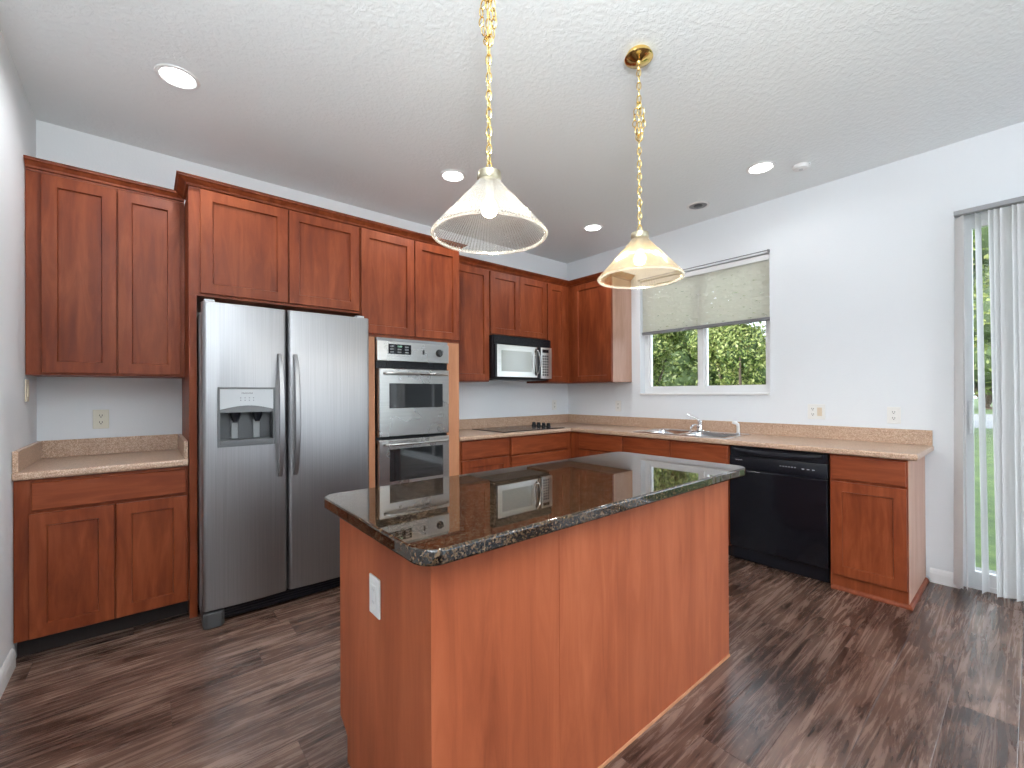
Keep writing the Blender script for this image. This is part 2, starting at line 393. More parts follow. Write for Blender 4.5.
b = BM(); sweep(b, BASEP, [(-.0005,-3.285),(-.0005,DY1-.0)]); sweep(b, BASEP, [(-.0005,DY0-.01),(-.0005,YR+.02)]); obj('baseboard_right', b, TRIMW, kind='structure')
# rear glazed opening, added unseen behind the camera to light the room
b = BM(); fy0, fy1 = YR-.10, YR-.04
for x in (RX0, RX0+1.2, RX1):
    box(b, x-.03 if x > RX0 else x, x+.03 if x < RX1 else x, fy0, fy1, 0, RZ1)
box(b, RX0, RX1, fy0, fy1, RZ1-.06, RZ1); box(b, RX0, RX1, fy0, fy1, 0, .06)
wf = obj('added_rear_window', b, VINYL, kind='structure')
obj('glass', one(box, RX0+.01, RX1-.01, YR-.072, YR-.068, .05, RZ1-.05), GLASS, wf)
# kitchen window: vinyl slider in a plaster recess
b = BM(); X0, X1 = .085, .145
box(b, X0,X1, WY0,WY1, WZ1-.045,WZ1); box(b, X0,X1, WY0,WY1, WZ0,WZ0+.045); box(b, X0,X1, WY0,WY0+.045, WZ0+.045,WZ1-.045); box(b, X0,X1, WY1-.045,WY1, WZ0+.045,WZ1-.045)
box(b, X0-.012,X1, -1.70,-1.655, WZ0+.045,WZ1-.045)
wf = obj('window_1', b, VINYL, kind='structure')
for a, c_ in ((WY0+.045,-1.70),(-1.655,WY1-.045)):
    b = BM(); box(b, X0+.01,X1-.01, a,c_, WZ0+.045,WZ0+.075); box(b, X0+.01,X1-.01, a,c_, WZ1-.075,WZ1-.045)
    box(b, X0+.01,X1-.01, a,a+.022, WZ0+.075,WZ1-.075); box(b, X0+.01,X1-.01, c_-.022,c_, WZ0+.075,WZ1-.075); obj('window_sash', b, VINYL, wf)
    obj('glass', one(box, .112,.116, a+.02,c_-.02, WZ0+.07,WZ1-.07), GLASS, wf)
b = BM(); box(b, -.016,.084, WY0+.001,WY1-.001, WZ0-.016,WZ0+.004, .004); obj('window_sill', b, TRIMW, wf)
# sliding glass door
b = BM()
box(b, .06,.16, DY0,DY1, DZ-.05,DZ); box(b, .06,.16, DY0,DY1, 0,.03); box(b, .06,.16, DY0,DY0+.045, .03,DZ-.05); box(b, .06,.16, DY1-.03,DY1, .03,DZ-.05)
dr = obj('door_1', b, VINYL, kind='structure')
for a, c_, x in ((-4.85,DY1-.03,.065),(DY0+.045,-4.78,.11)):
    b = BM(); w_ = .05
    box(b, x,x+.04, a,c_, .03,.11); box(b, x,x+.04, a,c_, DZ-.085,DZ-.05); box(b, x,x+.04, a,a+w_, .11,DZ-.085); box(b, x,x+.04, c_-w_+.02,c_, .11,DZ-.085)
    obj('door_sash', b, VINYL, dr)
    obj('glass', one(box, x+.018,x+.022, a+w_-.01,c_-w_+.03, .10,DZ-.08), GLASS, dr)
b = BM(); box(b, .035,.064, -3.49,-3.47, 1.0,1.22, .004); obj('door_handle', b, VINYL, dr)
# ------------------------------------------------------------------ outside ground
obj('lawn', one(box, .8, 19.5, -60, 60, -.16, -.10), GRASS, kind='structure')
obj('patio_slab', one(box, .185, .795, -9, 3, -.16, -.06), CONC, kind='structure')
obj('road', one(box, 19.505, 34, -60, 60, -.17, -.11), CONC, kind='structure')
obj('far_lawn', one(box, 34.005, 110, -90, 90, -.16, -.10), GRASS, kind='structure')
obj('rear_bounce_ground', one(box, -30, .795, -60, YR-.2, -.16, -.06), PALE, kind='structure')  # unseen pale ground added to bounce daylight up onto the ceiling

# ------------------------------------------------------------------ trees
def leaves(seed, blobs, n, size):
    rng = np.random.default_rng(seed); V = []; nb = len(blobs)
    wts = np.array([bl[3]**2 for bl in blobs]); wts = wts/wts.sum(); idx = rng.choice(nb, n, p=wts)
    B = np.array(blobs)[idx]
    d = rng.normal(size=(n,3)); d /= np.linalg.norm(d,axis=1)[:,None]
    c = B[:,:3]+d*(B[:,3]*rng.uniform(.78,1.12,n))[:,None]
    nn = d+rng.normal(size=(n,3))*.7; nn /= np.linalg.norm(nn,axis=1)[:,None]
    a = np.cross(nn, rng.normal(size=(n,3))); a /= np.linalg.norm(a,axis=1)[:,None]; bb = np.cross(nn,a)
    s = (size*rng.uniform(.6,1.4,n))[:,None]
    v = np.stack([c-a*s, c-bb*s*.5, c+a*s, c+bb*s*.5],1).reshape(-1,3)
    me = bpy.data.meshes.new('foliage'); me.from_pydata(v.tolist(), [], np.arange(4*n).reshape(-1,4).tolist()); return me
def tree(loc, h, rad, seed, n, size, label, mat, trunk=1.2, group=None):
    t = thing('tree', loc, label, 'tree', group); rr = random.Random(seed)
    bl = []
    for k in range(16):
        a = rr.uniform(0,2*PI); q = rr.uniform(.1,.75)*rad; z = trunk+rr.uniform(.12,.9)*(h-trunk)
        bl.append((q*math.cos(a), q*math.sin(a), z, rad*rr.uniform(.32,.5)))
    bl.append((0,0,trunk+(h-trunk)*.5,rad*.7))
    me = leaves(seed, bl, n, size); me.materials.append(mat)
    o = bpy.data.objects.new('foliage', me); C.objects.link(o); o.parent = t
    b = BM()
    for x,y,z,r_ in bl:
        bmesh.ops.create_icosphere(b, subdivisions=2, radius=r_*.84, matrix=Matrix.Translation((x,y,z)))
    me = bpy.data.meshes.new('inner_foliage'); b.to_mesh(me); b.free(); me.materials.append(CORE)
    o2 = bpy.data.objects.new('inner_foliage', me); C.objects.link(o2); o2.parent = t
    b = BM(); pts = [(0,0,-.1),(.05,.03,trunk*.6),(-.04,.05,trunk*1.2),(0,0,trunk+(h-trunk)*.5)]; s = h*.022
    tube(b, pts, [s*1.3,s,s*.85,s*.4], 10)
    for k in range(4):
        a = k*PI/2+.4; tube(b, [(0,.02,trunk*.95),(rad*.3*math.cos(a),rad*.3*math.sin(a),trunk+(h-trunk)*.25),(rad*.55*math.cos(a),rad*.55*math.sin(a),trunk+(h-trunk)*.45)], [s*.6,s*.4,s*.2], 7)
    me = bpy.data.meshes.new('trunk'); b.to_mesh(me); b.free(); me.materials.append(BARK); o3 = bpy.data.objects.new('trunk', me); C.objects.link(o3); o3.parent = t
tree((7.3,3.60,-.1), 4.6, 1.02, 3, 22000, .045, 'leafy green tree outside the kitchen window, left of its middle bar', LEAF, .5)
tree((7.3,.95,-.1), 4.8, 1.02, 5, 22000, .045, 'leafy green tree outside the kitchen window, right of its middle bar', LEAF, .1)
tree((11.8,4.6,-.1), 6.2, 1.75, 8, 9000, .08, 'taller darker tree behind the pair outside the kitchen window, seen in the gap between them', LEAFB, .8)
tree((11.8,.1,-.1), 6.4, 1.75, 9, 9000, .08, 'taller darker tree behind the right-hand tree outside the kitchen window', LEAFB, .8)
tree((17.2,-1.3,-.1), 9.6, 2.5, 12, 16000, .075, 'tall yellow-green tree on the lawn seen through the sliding glass door', LEAF, 2.0)
tree((44,-1.5,-.1), 13, 5, 14, 6000, .25, 'distant tree across the road seen through the sliding glass door', LEAFB, .2)

# ------------------------------------------------------------------ cabinets
STL = .060
def door(parent, f, u0,u1,z0,z1, d=.61, mat=None):
    return obj('door', one(panel, f, u0,u1,z0,z1,d+.0005,d+.02, STL), mat or WOODV, parent)
def drawer(parent, f, u0,u1,z0,z1, d=.61, stile=None):
    return obj('drawer', one(panel, f, u0,u1,z0,z1,d+.0005,d+.02, stile, e=.004), WOODH, parent)
def base_body(parent, f, u0,u1, back=.003, toe=True, side=None):
    b = BM(); u0,u1 = min(u0,u1),max(u0,u1)
    box(b, u0,u1, back,.61, .10,.872, f=f); obj('body', b, WOODV, parent)
    if toe: obj('toe_kick', one(box, u0,u1, back,.535, .001,.0995, f=f), TOE, parent)
# left base
t = thing('base_cabinet', (-4.19,-.3,0), 'reddish-brown base cabinet with one wide drawer against the left wall', 'cabinet')
base_body(t, 'B', XL+.003, -3.856); drawer(t,'B',-4.468,-3.866,.722,.858); door(t,'B',-4.476,-4.170,.105,.706); door(t,'B',-4.162,-3.864,.105,.706)
# left upper
CROWN = [(0,-.075),(.006,-.075),(.008,-.062),(.018,-.058),(.022,-.045),(.040,-.022),(.050,-.016),(.052,-.006),(.060,-.004),(.060,0),(0,0)]
def crown(z1): return [(o*1.1,z1+z*.75) for o,z in CROWN]
t = thing('wall_cabinet', (-4.19,-.17,1.392), 'two-door wooden wall cabinet in the left corner above the small counter', 'cabinet')
obj('body', one(box, XL+.003,-3.8545, .003,.33, 1.392,2.475, f='B'), WOODV, t)
door(t,'B',-4.468,-4.170,1.403,2.468,.33); door(t,'B',-4.163,-3.876,1.403,2.468,.33)
obj('crown_molding', one(sweep, [(o*.8,z) for o,z in crown(2.530)], [(XL+.004,-.3305),(-3.8555,-.3305)]), WOODV, t)
# fridge surround
t = thing('refrigerator_cabinet', (-3.36,-.3,0), 'wooden cabinet bridging over the refrigerator, with a full-height side panel', 'cabinet')
obj('body', one(box, -3.852,-2.864, .003,.63, 1.856,2.471, f='B'), WOODV, t)
b = BM(); box(b, -3.852,-3.815, .003,.63, .001,1.855, f='B'); obj('side_panel', b, WOODV, t)
door(t,'B',-3.799,-3.336,1.871,2.474,.63); door(t,'B',-3.328,-2.872,1.871,2.474,.63)
t = thing('oven_cabinet', (-2.44,-.3,0), 'tall wooden cabinet housing the double wall oven', 'cabinet')
b = BM(); box(b, -2.862,-2.020, .003,.63, 1.700,2.471, f='B'); obj('body', b, WOODV, t)
b = BM(); box(b, -2.862,-2.752, .003,.63, .10,1.6995, f='B'); box(b, -2.137,-2.020, .003,.63, .10,1.6995, f='B')
box(b, -2.7515,-2.1375, .003,.03, .10,1.6995, f='B'); box(b, -2.7515,-2.1375, .03,.63, .10,.43, f='B')
obj('oven_surround', b, OAK, t, label='lighter orange-tan wooden stiles around the oven')
obj('toe_kick', one(box, -2.862,-2.020, .003,.555, .001,.0995, f='B'), TOE, t)
door(t,'B',-2.855,-2.438,1.722,2.474,.63); door(t,'B',-2.430,-2.024,1.722,2.474,.63)
drawer(t,'B',-2.855,-2.024,.115,.41,.63,.05)
recentre(obj('crown_molding', one(sweep, crown(2.528), [(-3.843,-.39),(-3.843,-.621),(-2.029,-.621),(-2.029,-.40)]), WOODV, label='long stepped crown molding over the refrigerator and oven cabinets', cat='molding'))
# back base run
t = thing('base_cabinet', (-1.74,-.3,0), 'base cabinet with drawer and door between the oven and the cooktop', 'cabinet')
base_body(t,'B',-2.016,-1.459); drawer(t,'B',-1.990,-1.474,.716,.866); door(t,'B',-1.990,-1.474,.105,.700)
t = thing('base_cabinet', (-1.05,-.3,0), 'wide drawer cabinet under the black cooktop', 'cabinet')
base_body(t,'B',-1.457,-.614); drawer(t,'B',-1.442,-.700,.708,.866); drawer(t,'B',-1.442,-.700,.420,.692,.61); drawer(t,'B',-1.442,-.700,.105,.405,.61)
# right wall base run
t = thing('base_cabinet', (-.3,-.94,0), 'base cabinet in the kitchen corner, left of the sink cabinet', 'cabinet')
base_body(t,'R',-1.273,-.003); drawer(t,'R',-1.265,-.735,.712,.866); door(t,'R',-1.265,-.735,.105,.698)
t = thing('sink_cabinet', (-.3,-1.76,0), 'wide base cabinet under the kitchen sink with two false drawer fronts', 'cabinet')
b = BM(); box(b,-2.238,-1.275,.59,.61,.10,.872,f='R'); box(b,-2.238,-1.275,.003,.589,.10,.12,f='R'); box(b,-1.290,-1.275,.003,.589,.1205,.872,f='R'); box(b,-2.238,-2.223,.003,.589,.1205,.872,f='R'); box(b,-2.222,-1.291,.003,.02,.1205,.872,f='R')
obj('body', b, WOODV, t); obj('toe_kick', one(box,-2.238,-1.275,.003,.535,.001,.0995,f='R'), TOE, t)
drawer(t,'R',-1.745,-1.283,.718,.864); drawer(t,'R',-2.230,-1.761,.718,.864); door(t,'R',-1.745,-1.283,.105,.704); door(t,'R',-2.230,-1.761,.105,.704)
t = thing('base_cabinet', (-.3,-3.07,0), 'wooden base cabinet at the end of the counter, right of the dishwasher', 'cabinet')
b = BM(); box(b,-3.262,-2.880,.003,.61,.001,.872,f='R'); obj('body', b, WOODV, t)
drawer(t,'R',-3.255,-2.888,.716,.860); door(t,'R',-3.258,-2.886,.100,.700)
obj('end_panel', one(box,-3.2655,-3.2625,.003,.609,.027,.872,f='R'), GLAREWOOD, t, label='end panel, pale pinkish with glare put into its colour')
obj('base_molding', one(sweep, [(0,.001),(.016,.001),(.015,.012),(.009,.022),(0,.026)], [(-.6105,-2.885),(-.6105,-3.2658),(-.017,-3.2658)]), WOODV, t)
# uppers right of the oven
t = thing('wall_cabinet', (-1.75,-.17,1.392), 'single-door wall cabinet between the oven cabinet and the microwave', 'cabinet')
obj('body', one(box,-2.016,-1.478,.003,.33,1.392,2.4835,f='B'), WOODV, t); door(t,'B',-2.005,-1.486,1.403,2.474,.33)
t = thing('wall_cabinet', (-1.08,-.17,1.85), 'short two-door wall cabinet directly above the microwave', 'cabinet')
obj('body', one(box,-1.476,-.694,.003,.33,1.850,2.4835,f='B'), WOODV, t); door(t,'B',-1.467,-1.090,1.862,2.474,.33); door(t,'B',-1.084,-.702,1.862,2.474,.33)
t = thing('wall_cabinet', (-.5,-.17,1.392), 'narrow-door wall cabinet between the microwave and the corner', 'cabinet')
obj('body', one(box,-.692,-.003,.003,.33,1.392,2.4835,f='B'), WOODV, t); door(t,'B',-.684,-.405,1.403,2.474,.33)
t = thing('wall_cabinet', (-.17,-.64,1.392), 'wall cabinet on the window wall, its end panel facing the window', 'cabinet')
obj('body', one(box,-.940,-.332,.003,.33,1.392,2.4835,f='R'), WOODV, t); door(t,'R',-.938,-.421,1.403,2.474,.33)
obj('end_panel', one(box,-.9435,-.9405,.003,.329,1.393,2.483,f='R'), GLAREWOOD, t, label='end panel, pale pinkish with glare put into its colour')
recentre(obj('crown_molding', one(sweep, crown(2.541), [(-2.010,-.323),(-.323,-.323),(-.323,-.932),(-.004,-.932)]), WOODV, label='crown molding turning the corner over the wall cabinets right of the oven', cat='molding'))

# ------------------------------------------------------------------ counters
def nose(z0=.876,z1=.914): 
    return [(0,z0),(.010,z0),(.017,z0+.004),(.020,z0+.012),(.020,z1-.010),(.017,z1-.003),(.010,z1),(0,z1)]
SX0,SX1,SY0,SY1 = -.565,-.115,-2.18,-1.37
t = thing('countertop', (-4.19,-.32,.876), 'short tan speckled countertop on the left base cabinet', 'countertop')
b = BM(); box(b, XL+.002,-3.857, .002,.6195, .876,.914, f='B'); sweep(b, nose(), [(XL+.002,-.6195),(-3.857,-.6195)]); obj('slab', b, TAN, t)
b = BM(); box(b, XL+.002,-3.857, .002,.022, .9145,1.016, .002,f='B'); box(b, XL+.002,XL+.022, .0225,.632, .9145,1.016, .002, f='B'); box(b, -3.877,-3.857, .0225,.632, .9145,1.016, .002, f='B'); obj('backsplash', b, TAN, t)
t = thing('countertop', (-.9,-.4,.876), 'long L-shaped tan speckled countertop running through the corner under the window', 'countertop')
b = BM()
box(b, -2.017,-.6195, -.6195,-.002, .876,.914); box(b, -.6195,-.002, SY1,-.002, .876,.914); box(b, -.6195,SX0, SY0,SY1, .876,.914); box(b, SX1,-.002, SY0,SY1, .876,.914); box(b, -.6195,-.002, -3.29,SY0, .876,.914)
sweep(b, nose(), [(-2.017,-.6195),(-.6195,-.6195),(-.6195,-3.29),(-.002,-3.29)]); obj('slab', b, TAN, t)
b = BM(); box(b, -2.017,-.002, -.022,-.002, .9145,1.016, .002); box(b, -.022,-.002, -3.305,-.0225, .9145,1.016, .002); obj('backsplash', b, TAN, t)

# ------------------------------------------------------------------ island
IX0,IX1,IY0,IY1 = -3.507,-1.878,-2.78,-2.127
t = thing('kitchen_island', (-2.69,-2.45,0), 'long kitchen island clad in flat orange-brown wood panels', 'island')
b = BM(); prism(b, [(IY0,.001),(IY1-.07,.001),(IY1-.07,.09),(IY1,.125),(IY1,.873),(IY0,.873)], IX0, IX1)
for v in b.verts: v.co = Vector((v.co.z, v.co.x, v.co.y))
obj('body', b, ISL, t)
xs = -3.055
for a, c_ in ((IX0,xs-.0007),(xs+.0007,IX1)): obj('panel', one(box, a,c_, IY0-.0035,IY0-.0003, .002,.873), ISL, t)
obj('base_molding', one(box, IX0+.0,IX1, IY0-.009,IY0-.004, .001,.013, .001), OAK, t)
for k in range(4):
    w_ = (IX1-IX0-.02)/4; x0 = IX0+.01+k*w_
    F = one(panel,'W',0,1,0,1,0,1); F.free()
    b = BM(); y = IY1
    def rc(i,d,a,bb,z0,z1): return [(a+i,y+d,z0+i),(bb-i,y+d,z0+i),(bb-i,y+d,z1-i),(a+i,y+d,z1-i)]
    a,bb = x0+.004, x0+w_-.004
    rings(b, [rc(0,.0005,a,bb,.14,.70),rc(0,.018,a,bb,.14,.70),rc(.002,.02,a,bb,.14,.70),rc(.06,.02,a,bb,.14,.70),rc(.064,.011,a,bb,.14,.70)]); obj('door', b, WOODV, t)
    b = BM(); rings(b, [rc(0,.0005,a,bb,.715,.86),rc(0,.018,a,bb,.715,.86),rc(.003,.02,a,bb,.715,.86)]); obj('drawer', b, WOODH, t)
b = BM(); prism(b, rrect(-3.560,-1.772,-2.842,-2.070,.06,8), .8745, .914, .007)
recentre(obj('granite_countertop', b, GRAN, smooth=True, big=.012, label='glossy black-brown granite slab on the kitchen island', cat='countertop'))

# ------------------------------------------------------------------ refrigerator
FX0,FX1,FXM,FY = -3.808,-2.878,-3.387,.857
t = thing('refrigerator', (-3.345,-.45,0), 'stainless steel side-by-side refrigerator with ice and water dispenser', 'refrigerator')
obj('body', one(box, FX0+.004,FX1-.004, .04,.775, .02,1.755, .006, f='B'), SIDEG, t)
def fdoor(x0,x1,name,label):
    poly = []
    r_ = .022; w_ = x1-x0; y0 = -.782
    poly = [(x0,y0),(x0,-(FY-.008)+.02)]
    for k in range(7):
        a = PI/2*k/6; poly.append((x0+r_-r_*math.cos(a), -(FY-.008)+.0 + r_ - r_*math.sin(a)))
    for k in range(1,12):
        s = k/12; poly.append((x0+r_+(w_-2*r_)*s, -(FY-.008)-.008*math.sin(PI*s)))
    for k in range(7):
        a = PI/2*k/6; poly.append((x1-r_+r_*math.sin(a), -(FY-.008)+r_-r_*math.cos(a)))
    poly += [(x1,y0)]
    poly = [p for i,p in enumerate(poly) if i == 0 or (abs(p[0]-poly[i-1][0])+abs(p[1]-poly[i-1][1])) > 1e-4]
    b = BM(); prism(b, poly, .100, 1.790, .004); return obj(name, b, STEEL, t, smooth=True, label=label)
fz = fdoor(FX0, FXM-.004, 'door', 'narrow left freezer door with the dispenser'); fr = fdoor(FXM+.004, FX1, 'door', 'wide right refrigerator door')
cut(fz, -3.732,-3.466, -.90,-.79, 1.020,1.290)
for x, par in ((-3.430,fz),(-3.345,fr)):
    b = BM(); pts = []
    for k in range(17):
        s = k/16; z = .795+.725*s; d = FY-.004+.058*min(1,math.sin(PI*s)**.55*1.0)
        pts.append((x,-d,z))
    rs = []
    for i,pnt in enumerate(pts):
        a = Vector(pts[max(i-1,0)]); c_ = Vector(pts[min(i+1,16)]); tt = (c_-a).normalized(); nn = Vector((0,tt.z,-tt.y)); P0 = Vector(pnt)
        hw = .016*(.75+.25*math.sin(PI*i/16)); th = .008
        rs.append([tuple(P0+Vector((sx*hw,0,0))*1+nn*sy*th) for sx,sy in ((-1,-.4),(-.7,-1),(.7,-1),(1,-.4),(1,.6),(.6,1),(-.6,1),(-1,.6))])
    rings(b, rs); obj('handle', b, STEEL, par, smooth=True)
d_ = thing('x', (0,0,0), None, None); bpy.data.objects.remove(d_)
# dispenser (part of the refrigerator, its own sub-parts)
b = BM()
def ringbox(b, f, u0,u1,z0,z1,t_, d0,d1):
    box(b,u0,u0+t_,d0,d1,z0,z1,.0015,1,f); box(b,u1-t_,u1,d0,d1,z0,z1,.0015,1,f); box(b,u0+t_,u1-t_,d0,d1,z0,z0+t_,.0015,1,f); box(b,u0+t_,u1-t_,d0,d1,z1-t_,z1,.0015,1,f)
ringbox(b,'B',-3.741,-3.457,.990,1.322,.011,.8575,.869)
box(b,-3.730,-3.468,.8575,.870,1.001,1.024,.002,1,'B')
disp = obj('dispenser', b, plain('dispenser_grey',(.12,.125,.13),.3), t)
b = BM()  # cavity lining
box(b,-3.731,-3.467,.793,.797,1.021,1.289,f='B'); box(b,-3.731,-3.727,.797,.856,1.021,1.289,f='B'); box(b,-3.471,-3.467,.797,.856,1.021,1.289,f='B'); box(b,-3.727,-3.471,.797,.856,1.021,1.026,f='B')
obj('cavity', b, DGREY, disp)
b = BM(); n = 14; top = 1.311; lo = []
for k in range(n+1):
    s = k/n; lo.append((-3.730+.262*s, 1.197+.022*math.sin(PI*s)))
poly = [(-3.730,top)]+lo+[(-3.468,top)]
vs0 = [b.verts.new((x,-.8565,z)) for x,z in poly]; vs1 = [b.verts.new((x,-.868,z)) for x,z in poly]
b.faces.new(vs0); b.faces.new(vs1[::-1])
for i in range(len(poly)): b.faces.new((vs0[i],vs0[(i+1)%len(poly)],vs1[(i+1)%len(poly)],vs1[i]))
obj('control_panel', b, LGREY, disp)
b = BM(); lo2 = [(x,z-.001) for x,z in lo]; poly = lo2+[(-3.468,1.180),(-3.730,1.180)]
vs0 = [b.verts.new((x,-.84,z)) for x,z in poly]; vs1 = [b.verts.new((x,-.864,z)) for x,z in poly]
b.faces.new(vs0); b.faces.new(vs1[::-1])
for i in range(len(poly)): b.faces.new((vs0[i],vs0[(i+1)%len(poly)],vs1[(i+1)%len(poly)],vs1[i]))
obj('hood', b, plain('hood_grey',(.15,.155,.16),.3), disp)
for x in (-3.655,-3.545):
    b = BM(); tube(b, [(x,-.835,1.18),(x,-.835,1.155),(x,-.842,1.125)], [.030,.024,.012], 14); obj('nozzle', b, BLACKM, disp, smooth=True)
    b = BM(); box(b, x-.017,x+.017,.800,.812,1.03,1.15,.004,2,'B'); obj('paddle', b, MGREY, disp)
b = BM()
for k in range(4):
    for j in range(2): cyl(b, (-3.632+k*.021,-.868,1.262-j*.014), (-3.632+k*.021,-.8695,1.262-j*.014), .003, 10)
obj('button', b, MGREY, disp)
text('FRIGIDAIRE', .011, INK, disp, (-3.600,-.8685,1.288), (1,0,0), (0,0,1))
b = BM(); box(b, FX0+.02,FX1-.02,.70,.80,.018,.092,.003,1,'B')
for k in range(4): box(b, FX0+.09,FX1-.02,.8005,.806,.028+k*.015,.036+k*.015,f='B')
obj('base_grille', b, BLACKM, t)
b = BM(); prism(b, [(FX0+.002,-.70),(FX0+.002,-.84),(FX0+.02,-.853),(FX0+.085,-.853),(FX0+.10,-.83),(FX0+.10,-.807),(FX0+.018,-.807),(FX0+.018,-.70)], .004,.088,.006); obj('foot_cover', b, plain('foot_grey',(.06,.062,.065),.35), t)
for x in (FX0+.03,FX1-.06):
    b = BM(); box(b, x-.02,x+.03,.74,.835,1.791,1.806,.005,2,'B'); obj('hinge_cap', b, LGREY, t)

# ------------------------------------------------------------------ wall oven
OX0,OX1 = -2.747,-2.142
t = thing('wall_oven', (-2.44,-.35,.46), 'stainless steel double wall oven with two glass-windowed doors', 'oven')
obj('body', one(box,OX0+.004,OX1-.004,.04,.628,.455,1.690,f='B'), BLACKM, t)
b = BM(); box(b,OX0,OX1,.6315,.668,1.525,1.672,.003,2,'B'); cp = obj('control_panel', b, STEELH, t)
obj('trim_strip', one(box,OX0,OX1,.6315,.650,1.675,1.697,f='B'), MGREY, t)
ds = obj('display', one(box,-2.662,-2.478,.6685,.670,1.578,1.652,.0008,1,'B'), BLACKG, cp)
for k in range(3):
    for j in range(3): 
        if not (k == 1 and j == 2): obj('key', one(box,-2.65+k*.060,-2.62+k*.060,.670,.6708,1.588+j*.021,1.598+j*.021,f='B'), MGREY, cp)
text('12:00', .017, LED, cp, (-2.573,-.6712,1.636), (1,0,0), (0,0,1))
obj('button', one(box,-2.378,-2.364,.6685,.672,1.586,1.622,.002,1,'B'), BLACKM, cp)
b = BM(); cyl(b,(-2.232,-.6685,1.603),(-2.232,-.674,1.603),.031,28); cyl(b,(-2.232,-.674,1.603),(-2.232,-.692,1.603),.023,28,.020); obj('knob', b, plain('dark_knob',(.08,.08,.08),.25,.5), cp, smooth=True)
b = BM(); box(b,OX0,OX1,.6315,.640,1.474,1.523,f='B')
for k in range(11): box(b,OX0+.03+k*.05,OX0+.068+k*.05,.6405,.646,1.488,1.512,f='B')
obj('vent_trim', b, BLACKM, t)
def odoor(z0,z1,wz0,wz1,hz):
    d = obj('door', one(panel,'B',OX0+.006,OX1-.002,z0,z1,.632,.676,None,0,.006), STEELH, t)
    b = BM(); box(b,-2.660,-2.206,.6765,.679,wz0,wz1,.001,1,'B'); obj('window', b, OGLASS, d)
    b = BM(); x0,x1 = -2.700,-2.165
    pts = [(x0,-.677,hz),(x0+.006,-.700,hz),(x0+.03,-.715,hz)]+[(x0+.03+(x1-x0-.06)*k/8,-.715-.010*math.sin(PI*k/8),hz) for k in range(1,8)]+[(x1-.03,-.715,hz),(x1-.006,-.700,hz),(x1,-.677,hz)]
    tube(b, pts, .0095, 10); obj('handle', b, STEELH, d, smooth=True)
odoor(.962,1.468,1.172,1.358,1.432)
odoor(.462,.938,.628,.868,.905)

# ------------------------------------------------------------------ microwave
t = thing('microwave', (-1.08,-.2,1.42), 'black and silver over-the-range microwave mounted above the cooktop', 'microwave')
obj('body', one(box,-1.474,-.698,.004,.385,1.425,1.848,.003,1,'B'), BLACKM, t)
b = BM(); box(b,-1.470,-.700,.386,.405,1.765,1.846,.004,2,'B')
for k in range(6): box(b,-1.45,-.72,.4055,.408,1.774+k*.011,1.780+k*.011,f='B')
obj('vent_grille', b, BLACKM, t)
b = BM(); box(b,-1.470,-.860,.386,.420,1.432,1.760,.006,2,'B'); md = obj('door', b, BLACKM, t)
b = BM(); box(b,-1.447,-.918,.4205,.4245,1.440,1.755,.003,2,'B'); obj('door_panel', b, MDOOR, md)
b = BM(); box(b,-1.395,-1.000,.425,.4262,1.495,1.700,.001,1,'B'); obj('window', b, MGLASS, md)
b = BM(); pts = [(-.935,-.424,1.465),(-.915,-.440,1.49),(-.905,-.455,1.55),(-.903,-.458,1.60),(-.905,-.455,1.65),(-.915,-.440,1.71),(-.935,-.424,1.735)]
tube(b, pts, .011, 10); pts2 = [(-.935,-.424,1.465),(-.955,-.436,1.49),(-.968,-.446,1.55),(-.971,-.449,1.60),(-.968,-.446,1.65),(-.955,-.436,1.71),(-.935,-.424,1.735)]; tube(b, pts2, .008, 10)
obj('handle', b, plain('dark_chrome',(.30,.30,.30),.2,1), md, smooth=True)
b = BM(); box(b,-.857,-.702,.386,.420,1.432,1.760,.004,2,'B'); kp = obj('control_panel', b, MDOOR, t)
obj('display', one(box,-.840,-.750,.4205,.422,1.705,1.738,.0005,1,'B'), BLACKG, kp)
b = BM()
for k in range(3):
    for j in range(8): box(b,-.838+k*.031,-.815+k*.031,.4205,.4215,1.462+j*.028,1.480+j*.028,f='B')
obj('keypad', b, DGREY, kp)
b = BM(); box(b,-1.44,-.72,.06,.36,1.412,1.4245,f='B'); obj('underside_vent', b, BLACKM, t)

# ------------------------------------------------------------------ cooktop
t = thing('cooktop', (-1.10,-.35,.9145), 'flat black glass electric cooktop let into the tan counter', 'cooktop')
b = BM(); prism(b, rrect(-1.515,-.690,-.600,-.085,.012,4), .9147,.922,.002); ct = obj('glass_top', b, BLACKG, t)
for x,y,r_ in ((-1.36,-.22,.078),(-1.34,-.46,.095),(-1.03,-.23,.095),(-1.04,-.46,.078)):
    b = BM(); pr = [(r_-.003,.9222),(r_,.9222),(r_,.9226),(r_-.003,.9226)]
    lathe(b, pr+[pr[0]], (x,y), 40, False); obj('burner_ring', b, MGREY, ct)
for k in range(4):
    b = BM(); y = -.20-k*.075; lathe(b, [(.026,.9225),(.026,.930),(.021,.934),(.019,.952),(.016,.955)], (-.762,y), 20)
    box(b, -.782,-.742, y-.0045,y+.0045, .952,.962,.002,1); obj('knob', b, BLACKM, ct, smooth=True)

